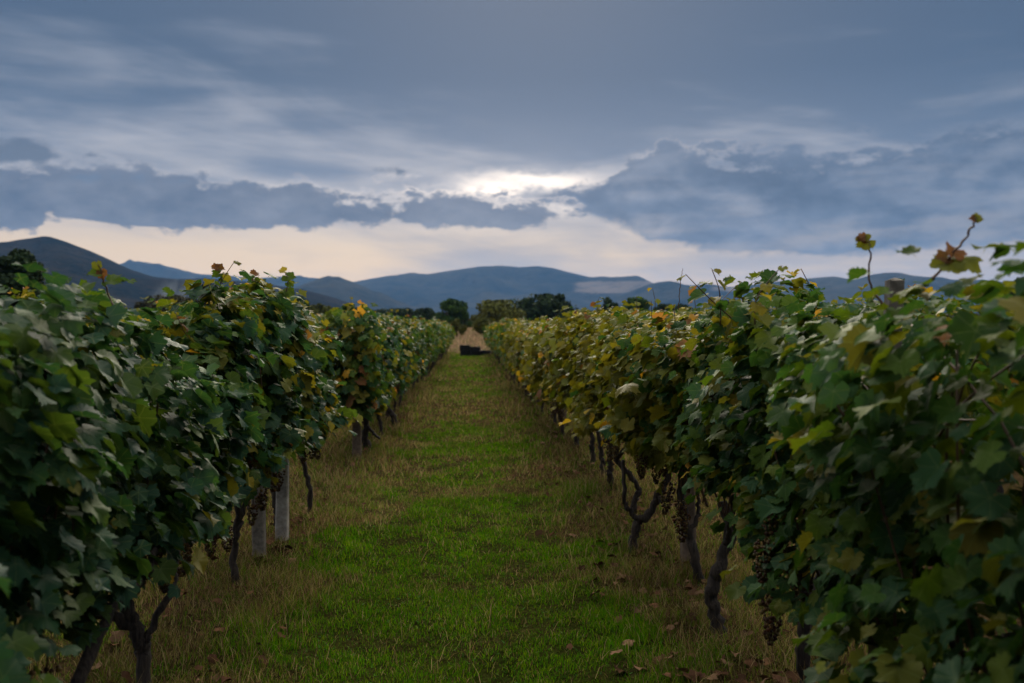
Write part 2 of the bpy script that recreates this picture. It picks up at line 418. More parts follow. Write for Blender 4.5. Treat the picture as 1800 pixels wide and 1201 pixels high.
# ------------------------------------------------------------------ vine leaves
def leaf_template(seed, fine):
    """petiole joint at origin, tip towards +y, upper face +z; width about 1.3"""
    r = np.random.default_rng(seed)
    half = [(0,.97,1), (8,.92,0), (14,.92,0), (22,.80,0), (28,.80,0), (36,.85,0), (44,.90,0), (52,.93,1), (60,.89,0), (68,.84,0), (78,.74,0), (88,.76,0), (97,.75,0), (108,.75,1), (122,.70,0), (140,.69,0), (156,.60,0), (171,.30,0)] if fine else \
           [(0,.98,1), (13,.92,0), (24,.78,0), (40,.88,0), (52,.93,1), (66,.84,0), (78,.73,0), (108,.76,1), (145,.66,0), (171,.30,0)]
    pts = [(math.radians(a), d*(1+.07*r.normal())*(1.05 if k % 2 == 0 else .93 if fine else 1), v) for k, (a, d, v) in enumerate(half)]
    oth = [(-math.radians(a), d*(1+.07*r.normal())*(1.05 if k % 2 == 0 else .93 if fine else 1), v) for k, (a, d, v) in enumerate(half)][1:]
    ring = oth[::-1] + pts
    A = np.array([q[0] for q in ring]); D = np.array([q[1] for q in ring]); Vn = np.array([q[2] for q in ring], float)
    fold, curl, wav, ph = r.uniform(-.25, .55), r.uniform(.02, .75)**1.2, r.uniform(.04, .17), r.uniform(0, 6.3)
    cup = r.uniform(-.25, .30)
    def shape(a, d, v):
        x = d*np.sin(a); y = d*np.cos(a); rr = d*d
        z = fold*np.abs(x) - curl*np.clip(y, 0, 2)**2*.9 - cup*x*x + wav*np.sin(a*3.7+ph)*rr*1.3 + (1-v)*.05*d
        return np.stack([x, y, z], -1)
    if fine:
        Vm = np.where(Vn > 0, 1, 0.0); inner = shape(A, D*.52, Vm); mid = inner
        V = np.vstack([[[0,0,0]], inner, shape(A, D, Vn)]); vein = np.concatenate([[1], Vm, Vn]); n = len(A)
        k = np.arange(n-1); f = np.vstack([np.stack([np.zeros(n-1, int), k+2, k+1], -1), np.stack([k+1, k+2, k+2+n], -1), np.stack([k+1, k+2+n, k+1+n], -1)])
    else:
        V = np.vstack([[[0,0,0]], shape(A, D, Vn)]); vein = np.concatenate([[1], Vn]); n = len(A)
        k = np.arange(n-1); f = np.stack([np.zeros(n-1, int), k+2, k+1], -1)
    # petiole
    b = len(V); w = .022
    V = np.vstack([V, [[-w,.03,0], [w,.03,0], [-w,-.34,-.10], [w,-.34,-.10], [0,-.62,-.34]]]); vein = np.concatenate([vein, [1]*5])
    f = np.vstack([f, [[b,b+1,b+3], [b,b+3,b+2], [b+2,b+3,b+4]]])
    V[:, 1] -= .0
    return V, f, vein
TF = [leaf_template(100+k, True) for k in range(16)]
TC = [leaf_template(200+k, False) for k in range(9)]
LEAF_MESH = [mesh('leaf', V, f, M_LEAF, True, attrs={'vein': v}) for V, f, v in TF]
def frames(n, tip):
    n = n/np.linalg.norm(n, axis=1)[:, None]; tip = tip - (tip*n).sum(1)[:, None]*n
    tip /= np.linalg.norm(tip, axis=1)[:, None] + 1e-9; xx = np.cross(tip, n)
    return np.stack([xx, tip, n], -1)          # columns
def leaf_mesh(name, pos, fr, size, col, templates, mat):
    """many leaves joined into one mesh"""
    N = len(pos); pick = RNG.integers(0, len(templates), N); VV, FF, CC, AA = [], [], [], []; n = 0
    for k, (V, f, vein) in enumerate(templates):
        I = np.where(pick == k)[0]
        if not len(I): continue
        P = np.einsum('nij,vj->nvi', fr[I], V)*size[I][:, None, None] + pos[I][:, None]
        VV.append(P.reshape(-1, 3)); FF.append((f[None] + (np.arange(len(I))*len(V))[:, None, None] + n).reshape(-1, 3))
        CC.append(np.repeat(col[I], len(V), 0)); AA.append(np.tile(vein, len(I))); n += len(I)*len(V)
    return mesh(name, np.vstack(VV), np.vstack(FF), mat, True, attrs={'vein': np.concatenate(AA)}, cols=np.vstack(CC))
GREENS = np.array([[.030,.082,.022], [.040,.096,.018], [.060,.110,.012], [.028,.078,.030], [.080,.115,.010]])
OLIVES = np.array([[.135,.150,.020], [.170,.150,.020], [.125,.125,.018]])
YELLOWS = np.array([[.46,.31,.03], [.38,.30,.05], [.50,.26,.025]])
BROWNS = np.array([[.17,.07,.025], [.26,.13,.055], [.12,.06,.026], [.34,.16,.07]])
COOL = np.array([[.024,.074,.036], [.030,.082,.034], [.040,.092,.026], [.022,.066,.038], [.055,.100,.020]])
def leaf_colours(N, p_ol, p_ye, p_br, rng=RNG, cool=False):
    u = rng.random(N); c = (COOL if cool else GREENS)[rng.integers(0, len(GREENS), N)].copy()
    def put(mask, tab): c[mask] = tab[rng.integers(0, len(tab), mask.sum())]
    put(u < p_ol+p_ye+p_br, OLIVES); put(u < p_ye+p_br, YELLOWS); put(u < p_br, BROWNS)
    return c*rng.uniform(.75, 1.25, (N, 1))

# ------------------------------------------------------------------ vine rows
def prof(tab): return (np.array([a for a, _ in tab], float), np.array([b for _, b in tab], float))
TOP_L = prof([(-3,1.7), (1.5,1.70), (2.6,1.74), (3.4,1.70), (3.9,1.50), (4.2,1.36), (4.7,1.40), (5.0,1.64), (5.4,1.78), (6.4,1.81), (7.2,1.76), (7.7,1.58), (8.15,1.30), (8.2,0), (11.1,0), (11.15,1.66), (11.8,1.76), (13,1.66), (20,1.66), (30,1.62), (57,1.56)])
TOP_R = prof([(-3,1.7), (1.5,1.72), (2.0,1.77), (2.6,1.77), (2.9,1.60), (3.3,1.66), (3.6,1.70), (4.1,1.71), (4.7,1.60), (6,1.62), (8,1.64), (10.5,1.68), (15.6,1.62), (16.2,1.36), (16.9,1.58), (26,1.62), (57,1.53)])
BOT_L = prof([(0,.52), (3,.62), (4,.70), (4.6,.78), (6,.80), (8.2,.84), (11,.52), (13,.60), (60,.58)])
BOT_R = prof([(0,.55), (2.5,.60), (3.7,.70), (4.8,.80), (7,.82), (9,.74), (13,.58), (60,.55)])
def sample_leaves(rowx, y0, y1, per_m, top, rng, olive, scale=1.0, thick=.29):
    """leaf positions, frames, sizes and colours of a stretch of hedge"""
    N = int((y1-y0)*per_m); y = rng.uniform(y0, y1, N)
    tp = np.interp(y, *top) if top is not None else np.full(N, 1.62)
    tp = tp + .42*(vnoise(y, y*0+rowx, 2.3, 3, 12)-.5)
    bt = (np.full(N, .58) if top is None else np.interp(y, *(BOT_L if rowx < 0 else BOT_R))) + .55*(vnoise(y, y*0+rowx*3, 1.5, 3, 14)-.5)
    u = rng.random(N); z = bt + (tp-bt)*u**.92
    ok = tp > .8
    th = thick*(.88 + 1.0*(vnoise(y, z+rowx*5, 2.4, 3, 15)-.5)*2)*np.sqrt(np.clip(1.12 - np.clip((z-1.05)/.8, -1, 1)**2, .12, 1))
    side = np.where(rng.random(N) < .5, -1.0, 1.0)
    rad = 1 - np.abs(rng.normal(0, .40, N)); rad = np.clip(rad, -.2, 1.05)
    x = rowx + side*th*rad
    # stragglers
    st = rng.random(N) < .08; z = np.where(st, np.minimum(z + rng.uniform(-.14, .16, N), tp + .05), z); x = np.where(st, x + side*rng.uniform(0, .11, N), x)
    topness = sstep(z - (tp-.22), 0, .2)
    nrm = np.stack([side*rng.uniform(.05, .85, N)*(1-.6*topness), rng.normal(0, .40, N), rng.uniform(.25, 1.05, N) + .4*topness], -1)
    tip = np.stack([side*rng.uniform(.1, .9, N), rng.normal(0, .6, N), -rng.uniform(.35, 1.1, N)*(1-.5*topness)], -1)
    size = scale*np.clip(rng.normal(.062, .018, N), .024, .100)*np.where((rowx > 1) & (y < 9), .84, 1.0)*np.where((y < 4.6) & (top is not None), .86, 1.0)*(1 - .28*topness)
    low = 1 - sstep(z - bt, .0, .42)
    pos = np.stack([x, y, z], -1)
    patch = vnoise(y, z+rowx, 1.1, 2, 21)
    col = leaf_colours(N, .06+olive*(.35 + 1.1*sstep(y, 3, 8)), .001+.014*sstep(y, 4, 9), .002+.010*sstep(y, 4, 9), rng, rowx < -1)
    m1 = rng.random(N) < low*(.06 + .16*sstep(y, 4, 6)) + olive*sstep(y, 3.5, 6)*.12*(patch > .55) + .25*topness*olive
    col[m1] = leaf_colours(int(m1.sum()), .50, .28, .12, rng)
    m2 = rng.random(N) < topness*.3; col[m2] = leaf_colours(int(m2.sum()), .80, .03, .06, rng)
    calm = (y < 4.8) & (col[:, 0] > .095) & (rng.random(N) < (.9 if rowx < 0 else .72)) & (top is not None)
    col[calm] = leaf_colours(int(calm.sum()), .05, 0, 0, rng, rowx < -1)
    q = ok; return pos[q], frames(nrm, tip)[q], size[q], col[q]

ORD = ['first','second','third','fourth','fifth','sixth','seventh','eighth','ninth','tenth','eleventh','twelfth','thirteenth','fourteenth','fifteenth','sixteenth','seventeenth','eighteenth','nineteenth','twentieth']
TENS = {2:'twenty', 3:'thirty', 4:'forty', 5:'fifty'}
def ordinal(n):
    return ORD[n-1] if n <= 20 else (TENS[n//10]+'-'+ORD[n % 10-1] if n % 10 else {3:'thirtieth',4:'fortieth',5:'fiftieth'}[n//10])

def gnarl(p0, p1, n, amp, rng):
    """crooked path between two points"""
    p0, p1 = np.array(p0, float), np.array(p1, float); s = np.linspace(0, 1, n)[:, None]
    w = np.cumsum(rng.normal(0, 1, (n, 3)), 0); w -= w[0] + (w[-1]-w[0])*s; w[:, 2] *= .3
    return p0 + (p1-p0)*s + w*amp
def smooth_path(P, n):
    P = np.array(P, float); u = np.linspace(0, len(P)-1, n); i = np.clip(u.astype(int), 0, len(P)-2); f = (u-i)[:, None]
    g = lambda k: P[np.clip(k, 0, len(P)-1)]
    a, b, c, d = g(i-1), g(i), g(i+1), g(i+2)
    return .5*(2*b + (c-a)*f + (2*a-5*b+4*c-d)*f*f + (3*b-a-3*c+d)*f**3)
def trunk_mesh(paths, rng):
    """paths: list of (control points, r0, r1) around the base at the origin"""
    parts = []
    for P, r0, r1 in paths:
        n = 6 + 4*len(P); q = smooth_path(P, n); s = np.linspace(0, 1, n)
        q[1:-1] += rng.normal(0, .006, (n-2, 3)); r = (r0 + (r1-r0)*s)*(1 + .08*rng.normal(size=n))
        r[0] *= 1.5 if q[0][2] < .05 else 1
        parts.append(tube(q, r, 8, .10, rng))
    V, f = merge(parts); return mesh('trunk', V, f, M_BARK, True)
def random_trunk(rng, lane):
    lx, ly = rng.normal(0, .10), rng.normal(0, .16); h = rng.uniform(.42, .62); b = np.array([lx, ly, h])
    mid = np.array([lx*.3 + rng.normal(0, .05), ly*.3 + rng.normal(0, .05), h*.5])
    P = [((0,0,-.06), mid, b), ]
    out = [([(0,0,-.06), tuple(mid*.45), tuple(mid), tuple(b)], .030*rng.uniform(.8, 1.3), .022)]
    for s in (-1, 1):
        e = b + np.array([rng.normal(0, .06), s*rng.uniform(.3, .55), rng.uniform(.15, .35)])
        out.append(([tuple(b), tuple((b+e)/2 + rng.normal(0, .03, 3)), tuple(e)], .02, .011))
    return out
# grape bunch variants
PHI = (1+5**.5)/2
ICO = np.array([[-1,PHI,0],[1,PHI,0],[-1,-PHI,0],[1,-PHI,0],[0,-1,PHI],[0,1,PHI],[0,-1,-PHI],[0,1,-PHI],[PHI,0,-1],[PHI,0,1],[-PHI,0,-1],[-PHI,0,1]])/math.hypot(1, PHI)
ICOF = np.array([[0,11,5],[0,5,1],[0,1,7],[0,7,10],[0,10,11],[1,5,9],[5,11,4],[11,10,2],[10,7,6],[7,1,8],[3,9,4],[3,4,2],[3,2,6],[3,6,8],[3,8,9],[4,9,5],[2,4,11],[6,2,10],[8,6,7],[9,8,1]])
def icosub():
    V = list(map(tuple, ICO)); F, mid = [], {}
    def m(a, b):
        k = (min(a,b), max(a,b))
        if k not in mid:
            v = np.array(V[a])+np.array(V[b]); V.append(tuple(v/np.linalg.norm(v))); mid[k] = len(V)-1
        return mid[k]
    for a, b, c in ICOF:
        x, y, z = m(a,b), m(b,c), m(c,a); F += [[a,x,z],[b,y,x],[c,z,y],[x,y,z]]
    return np.array(V), np.array(F)
I2V, I2F = icosub()
def bunch_mesh(seed):
    r = np.random.default_rng(seed); L = r.uniform(.15, .23); parts = []
    for k in range(int(L*620)):
        s = r.random()**.8; R = .052*(1-s)**.55 + .006; a = r.uniform(0, 6.3); q = R*math.sqrt(r.uniform(.35, 1))
        c = np.array([q*math.cos(a), q*math.sin(a), -.03 - s*L]); parts.append((I2V*r.uniform(.0060, .0088)*np.array([1,1,1.06]) + c, [I2F]))
    nb = len(parts); parts.append(tube([(0,0,.05), (0.004,0,0), (0,0.003,-L*.8)], [.003,.003,.0015], 5, 0, r))
    tab = np.array([[.20,.105,.030], [.13,.052,.022], [.22,.15,.045], [.075,.030,.018], [.16,.13,.040]])
    cc = np.vstack([np.repeat(tab[r.integers(0, 5, nb)]*r.uniform(.6, 1.2, (nb, 1)), len(I2V), 0), np.tile([[.06,.035,.015]], (len(parts[-1][0]), 1))])
    V, f = merge(parts); return mesh('grape_bunch', V, f, M_GRAPE, True, cols=cc)
BUNCH = [bunch_mesh(300+k) for k in range(5)]

# vines of the two rows along the lane: (distance, x, trunk paths or None)
LEFT = [(.3,ROW_L,None), (1.7,ROW_L,None), (3.0,ROW_L-.02,None),
        (4.25,-1.38,[([(0,0,-.05), (.0,.01,.16), (-.03,0,.26), (-.09,.02,.42), (-.05,.05,.60)], .036, .024), ([(-.03,0,.25), (-.14,-.05,.36), (-.26,-.12,.52), (-.30,-.3,.7)], .024, .014), ([(.01,0,.2), (.1,.1,.42), (.06,.3,.62)], .018, .01)]),
        (5.9,-1.38,[([(0,0,-.05), (-.01,.02,.2), (.02,0,.42), (.03,.03,.72)], .024, .018), ([(.0,.0,.3), (.07,.05,.52), (.05,.15,.8)], .014, .010)]),
        (7.55,-1.43,None),
        (8.2,-1.31,[([(0,0,-.05), (.005,0,.18), (-.035,.02,.36), (-.075,0,.56), (-.06,-.05,.85)], .020, .018)]),
        (12.4,-1.27,[([(0,0,-.05), (-.02,.02,.22), (.0,0,.5), (-.03,.1,.8)], .05, .03), ([(0,0,.3), (.1,-.1,.2), (.18,-.2,.16)], .022, .012)]),
        (14.0,-1.22,None), (15.4,-1.2,[([(.04,0,-.05), (.03,0,.16), (-.07,0,.3), (-.08,.02,.55)], .05, .035)])]
RIGHT = [(.3,ROW_R,None), (1.7,ROW_R+.04,None), (2.9,ROW_R+.05,None),
         (4.0,1.40,[([(0,0,-.05), (-.03,0,.2), (-.02,.02,.42), (-.09,0,.62)], .034, .026), ([(-.02,0,.4), (.08,.12,.55), (.1,.3,.75)], .018, .01)]),
         (4.88,1.235,[([(.02,-.02,-.05), (-.02,0,.10), (-.03,0,.24), (.01,0,.36), (.06,.02,.52), (.03,.05,.66)], .036, .026), ([(.05,.02,.5), (.13,0,.6), (.16,.08,.75)], .018, .010), ([(.04,.02,.45), (.03,-.12,.6), (.0,-.3,.75)], .016, .010)]),
         (5.9,1.40,[([(0,0,-.05), (-.05,0,.16), (-.10,.02,.34), (-.13,.02,.52), (-.12,.02,.72)], .030, .022), ([(-.08,0,.3), (-.02,.04,.42), (-.03,.08,.6)], .015, .01)]),
         (6.75,1.12,[([(0,0,-.05), (.0,0,.10), (.04,0,.20), (.11,0,.26), (.17,.02,.38), (.24,.05,.50), (.27,.1,.7)], .032, .022), ([(.05,0,.21), (-.02,.02,.27), (-.06,.02,.36), (-.06,.05,.62)], .020, .012), ([(.17,.02,.37), (.20,-.08,.36), (.24,-.14,.46)], .012, .007)]),
         (8.2,1.36,None), (9.2,1.32,None), (10.0,1.36,None), (10.9,1.36,None), (12.6,1.36,[([(0,0,-.05), (.0,0,.15), (.03,0,.35), (.05,0,.6)], .04, .03)]), (14.0,1.33,None), (15.3,1.33,None)]
for lst, rx, y0 in ((LEFT, ROW_L, 16.7), (RIGHT, ROW_R, 17.2)):
    y = y0
    while y < 56.5:
        lst.append((y, rx + (.05 if rx > 0 else .06)*random.uniform(-1, 1), None)); y += random.uniform(1.15, 1.4)

def in_view(p):
    """rough view test in picture pixels"""
    y = np.maximum(p[:, 1], .05); px = 825 + p[:, 0]/y*F; py = 575 - (p[:, 2]-EYE)/y*F
    return (p[:, 1] > .8) & (px > -40) & (px < 1840) & (py < 1240)

CANE_PARTS = {}
def build_row(lst, rowx, lane, side_word, top, olive):
    ys = [v[0] for v in lst]; shown = [y for y in ys if y > 1.5]
    far_fol = []                                   # shared foliage for distant vines
    for k in range(7):
        P, Fm, Sz, C = sample_leaves(0, -.68, .68, 300, None, RNG, olive+.05, 1.15, .31)
        far_fol.append(leaf_mesh('foliage', P, Fm, Sz, C, TC, M_FOL))
    far_trunk = [trunk_mesh(random_trunk(RNG, lane), RNG) for k in range(6)]
    for i, (y, x, tr) in enumerate(lst):
        lo = (ys[i-1]+y)/2 if i else y-.7; hi = (ys[i+1]+y)/2 if i+1 < len(ys) else y+.65
        if i+1 < len(ys) and ys[i+1]-y > 3: hi = y+.52
        if i and y-ys[i-1] > 3: lo = y-1.25
        gz = float(ground_z(x, y))
        no = len([q for q in shown if q <= y])
        if y < 1.5: lab = f'near grape vine of the {side_word} row beside the camera, mostly outside the picture'
        elif side_word == 'left' and y > 11: lab = f'{ordinal(no-len([q for q in shown if q < 10]))} grape vine beyond the gap in the left row'
        else: lab = f'{ordinal(no)} grape vine from the camera in the {side_word} row along the grass lane'
        vine = thing('grape_vine', lab, 'grape vine', (x, y, gz), 'grape vines along the lane')
        base = np.array([x, y, gz])
        if y > 24:
            link('trunk', far_trunk[i % 6], vine).rotation_euler = (0, 0, random.uniform(-.4, .4))
            f = link('foliage', random.choice(far_fol), vine, kind='stuff')
            tp = float(np.interp(y, *top)); f.scale = (random.uniform(.75, 1.2), random.choice((-1, 1))*(hi-lo)/1.36, tp/1.62*random.uniform(.90, 1.10))
            continue
        link('trunk', trunk_mesh(tr or random_trunk(RNG, lane), RNG), vine)
        near = y < 11
        P, Fm, Sz, C = sample_leaves(rowx, lo, hi, ((1000 if rowx > 0 else 900) if y < 4.8 else 840 if rowx > 0 else 720) if y < 9.5 else 600, top, RNG, olive, 1.0 if near else 1.06)
        if not len(P): continue
        P0, F0, S0, C0 = sample_leaves(rowx, lo, hi, 260, top, RNG, olive, 1.25, .12)   # dense core, added to block light and darken the gaps
        P = np.vstack([P, P0]); Fm = np.concatenate([Fm, F0]); Sz = np.concatenate([Sz, S0]); C = np.vstack([C, C0])
        if i and y-ys[i-1] > 3:                    # the open end of the row faces the camera
            n2 = 230; zz = RNG.uniform(.62, 1.74, n2); rr = .30*np.sqrt(np.clip(1.1 - ((zz-1.1)/.75)**2, .1, 1))
            P2 = np.stack([rowx + rr*RNG.uniform(-1, 1, n2), lo + RNG.uniform(-.16, .2, n2), zz], -1)
            F2 = frames(np.stack([RNG.normal(0, .4, n2), -RNG.uniform(.3, 1, n2), RNG.uniform(.2, .9, n2)], -1), np.stack([RNG.normal(0, .6, n2), -RNG.uniform(.1, .6, n2), -RNG.uniform(.4, 1, n2)], -1))
            P = np.vstack([P, P2]); Fm = np.concatenate([Fm, F2]); Sz = np.concatenate([Sz, RNG.uniform(.055, .09, n2)]); C = np.vstack([C, leaf_colours(n2, .35, .06, .04)])
        # leaves that show largest become parts of their own
        lim = 0 if y < 1.5 else 300 if y < 11 else 170 if y < 17 else 110
        d = np.linalg.norm(P-np.array([0, 0, EYE]), axis=1)
        vis = in_view(P); lanefac = (P[:, 0]-rowx)*lane
        score = np.where(vis, Sz/d*(1 + 2.2*np.clip(lanefac, -.1, .4)/.4 + 1.2*sstep(P[:, 2], 1.5, 1.75)), -1)
        order = np.argsort(-score); sel = order[:lim]; sel = sel[score[sel] > 0]
        rest = np.setdiff1d(np.arange(len(P)), sel)
        if len(rest):
            link('foliage', leaf_mesh('foliage', P[rest]-base, Fm[rest], Sz[rest], C[rest], TC, M_FOL), vine, kind='stuff')
        for j in sel:
            o = bpy.data.objects.new('leaf', LEAF_MESH[RNG.integers(0, len(LEAF_MESH))]); COL.objects.link(o); o.parent = vine
            mt = np.eye(4); mt[:3, :3] = Fm[j]*Sz[j]; mt[:3, 3] = P[j]-base
            o.matrix_basis = Matrix(mt.tolist()); o.color = (*C[j], 1)
        # canes
        ncane = 7 if near else 4
        for c in range(ncane):
            cy = RNG.uniform(lo, hi); tp = float(np.interp(cy, *top))
            if tp < .8: continue
            off = lane*RNG.uniform(-.1, .20) if near else lane*RNG.uniform(-.1, .3)
            P3 = smooth_path([(rowx, cy, .62), (rowx+off*.6, cy+RNG.normal(0, .08), .9), (rowx+off, cy+RNG.normal(0, .22), 1.3), (rowx+off*.6, cy+RNG.normal(0, .32), tp-RNG.uniform(.14, .30))], 12)
            V, f = tube(P3 - base, np.linspace(.0052, .0028, 12), 5, .08)
            link('cane', mesh('cane', V, f, M_CANE), vine)
        # young shoots that break the top line
        if y > 3.4:
            for c in range(RNG.integers(2, 5) if y < 17 else 1):
                cy = RNG.uniform(lo, hi); tp = float(np.interp(cy, *top))
                if tp < 1.2: continue
                ln = RNG.uniform(.12, .34)*(1 if y > 4 else .75); p0 = np.array([rowx + RNG.normal(0, .12), cy, tp-.12]); p1 = p0 + np.array([RNG.normal(0, .09), RNG.normal(0, .12), ln])
                q = smooth_path([p0, (p0+p1)/2 + RNG.normal(0, .02, 3), p1], 8)
                V, f = tube(q - base, np.linspace(.0032, .0016, 8), 5, .08); sh = link('shoot', mesh('shoot', V, f, M_CANE), vine)
                for w in np.linspace(.25, 1, RNG.integers(4, 7)):
                    pos = q[min(7, int(w*7))]; a = RNG.uniform(0, 6.3)
                    fr = frames(np.array([[math.cos(a)*.4, math.sin(a)*.4, RNG.uniform(.3, 1)]]), np.array([[math.cos(a), math.sin(a), -RNG.uniform(.1, .8)]]))[0]
                    o = bpy.data.objects.new('leaf', LEAF_MESH[RNG.integers(0, len(LEAF_MESH))]); COL.objects.link(o); o.parent = sh
                    mt = np.eye(4); mt[:3, :3] = fr*(.052 - .026*w)*RNG.uniform(.8, 1.2); mt[:3, 3] = pos-base+fr[:, 1]*.02
                    o.matrix_basis = Matrix(mt.tolist()); o.color = (*leaf_colours(1, .6, .06, .12)[0], 1)
        # bunches of grapes hang under the leaves
        if y > 1.5:
            for c in range(RNG.integers(2, 4)):
                by = RNG.uniform(lo+.05, hi-.05)
                if float(np.interp(by, *top)) < .8: continue
                o = link('grape_bunch', BUNCH[RNG.integers(0, 5)], vine, (rowx + lane*RNG.uniform(.0, .26) - x, by-y, RNG.uniform(.58, .88)))
                o.rotation_euler = (RNG.normal(0, .12), RNG.normal(0, .12), RNG.uniform(0, 6)); k = RNG.uniform(.65, .95); o.scale = (k, k, k)
        lst[i] = (y, x, tr, vine)
HANG = [(540,765,8.05), (532,790,8.1), (552,775,8.1), (457,872,6.45), (447,890,6.5), (378,915,5.7), (368,940,5.7), (312,940,5.0), (322,975,5.0), (268,965,4.65), (283,985,4.6), (255,1000,4.5), (1178,868,6.5), (1370,1030,4.0), (1405,1010,3.8), (1360,1075,4.1)]
build_row(LEFT, ROW_L, 1, 'left', TOP_L, .10)
build_row(RIGHT, ROW_R, -1, 'right', TOP_R, .60)

# ------------------------------------------------------------------ shoots that stand above the rows
def vine_at(lst, y):
    c = [v for v in lst if len(v) == 4]; return min(c, key=lambda v: abs(v[0]-y))[3]
for k, (px, py, d) in enumerate(HANG):             # withered bunches that hang clear of the leaves
    v = vine_at(LEFT if px < 800 else RIGHT, d); q = at(px, py-45*4/d, d) - v.location
    link('grape_bunch', BUNCH[k % 5], v, q).rotation_euler = (RNG.normal(0, .1), RNG.normal(0, .1), k)
def shoot(lst, d, pix, leaves, r0=.004, r1=.0022):
    """a bare cane through pixels at distance d with leaves (pixel, size, colour index, facing)"""
    vine = vine_at(lst, d); b = np.array(vine.location)
    P = np.array([at(px, py, d) for px, py in pix]); n = 5*len(P)
    q = smooth_path(P, n); q[1:-1] += RNG.normal(0, .0015, (n-2, 3))
    V, f = tube(q - b, np.linspace(r0, r1, n), 5, .12); sh = link('shoot', mesh('shoot', V, f, M_CANE), vine)
    for (px, py), sz, ci, nrm, tip in leaves:
        pos = np.array(at(px, py, d)); fr = frames(np.array([nrm], float), np.array([tip], float))[0]
        o = bpy.data.objects.new('leaf', LEAF_MESH[RNG.integers(0, len(LEAF_MESH))]); COL.objects.link(o); o.parent = sh
        mt = np.eye(4); mt[:3, :3] = fr*sz; mt[:3, 3] = pos-b; o.matrix_basis = Matrix(mt.tolist())
        tab = (GREENS[2], OLIVES[0], YELLOWS[1], BROWNS[0], BROWNS[2])[ci]; o.color = (*tab, 1)
DN, UP = (0,.1,-1), (.1,.1,1)
shoot(RIGHT, 2.95, [(1560,545), (1540,520), (1528,490), (1530,440), (1524,425)], [((1524,424), .034, 1, (-.3,-1,.5), (-.8,0,-.3)), ((1520,420), .024, 3, (.4,-.8,.4), (-.5,.2,.6)), ((1516,424), .020, 4, (.1,-.6,.8), (-1,.1,-.4))])
shoot(RIGHT, 2.6, [(1640,492), (1670,450), (1700,415), (1712,392), (1716,384)], [((1716,385), .018, 1, (-.3,-1,.5), (.8,0,.6)), ((1714,386), .014, 3, (.4,-.8,.4), (-1,.2,.1)), ((1662,452), .028, 4, (.2,-.7,.5), (-1,0,-.2)), ((1676,448), .034, 3, (.2,-.7,.5), (.3,0,.7)), ((1690,455), .05, 1, (-.2,-.6,.8), (1,0,.1)), ((1668,462), .05, 1, (-.2,-.6,.8), (-.2,0,-.7))])
shoot(RIGHT, 4.6, [(1193,545), (1194,520), (1196,495), (1200,472)], [], .0022, .0012)
shoot(RIGHT, 4.3, [(1308,580), (1305,530), (1300,510), (1302,496)], [((1300,508), .024, 1, (.2,-.5,.8), (-1,0,-.1)), ((1302,497), .022, 0, (.1,-.3,.9), (1,0,.15)), ((1305,512), .026, 0, (.1,-.3,.9), (1,0,-.2)), ((1298,522), .02, 4, (.1,-.6,.6), (-1,0,-.3))])
shoot(LEFT, 3.6, [(200,545), (188,510), (180,485), (172,465)], [((170,464), .022, 1, (.2,-.9,.3), (.1,0,-1)), ((178,480), .024, 3, (.2,-.9,.3), (.4,0,-1)), ((172,482), .036, 0, (.2,-.6,.8), (-1,0,-.1)), ((195,494), .045, 0, (-.2,-.6,.8), (1,0,-.2))])
shoot(LEFT, 5.7, [(396,530), (392,505), (386,480), (380,470)], [((380,470), .03, 3, (.1,-.8,.6), (-1,0,.2)), ((384,472), .034, 4, (.1,-.8,.6), (1,0,.1)), ((384,482), .04, 0, (.1,-.8,.6), (-.8,0,-.6)), ((392,490), .04, 0, (.1,-.8,.6), (.8,0,-.3))])
shoot(LEFT, 6.3, [(440,525), (444,500), (446,482)], [((446,482), .036, 3, (.1,-.8,.6), (.7,0,.6)), ((442,488), .03, 4, (.1,-.8,.6), (-.5,0,-.8)), ((448,494), .036, 0, (.1,-.8,.6), (.4,0,-.9))])
shoot(LEFT, 6.6, [(500,545), (503,515), (506,490), (500,478)], [((499,477), .034, 2, (.1,-.8,.6), (-1,0,.1)), ((508,486), .046, 0, (.1,-.8,.6), (1,0,.1)), ((508,498), .04, 0, (.1,-.8,.6), (.8,0,-.6)), ((502,490), .034, 0, (.1,-.8,.6), (-1,0,-.1)), ((500,515), .05, 0, (.1,-.8,.6), (-1,0,-.5)), ((506,512), .05, 0, (.1,-.8,.6), (1,0,-.5))])
shoot(LEFT, 12.0, [(646,570), (642,552), (640,540)], [((640,540), .06, 2, (.1,-.8,.6), (-.6,0,.4)), ((644,552), .07, 1, (.1,-.8,.6), (.7,0,-.4))])
# long red canes showing on the lane face of the right row
for d, pix in ((2.75, [(1455,690), (1490,740), (1530,820), (1570,960), (1590,1020)]), (3.3, [(1395,700), (1430,760), (1460,800), (1480,830)])):
    shoot(RIGHT, d, pix, [], .0034, .0030)

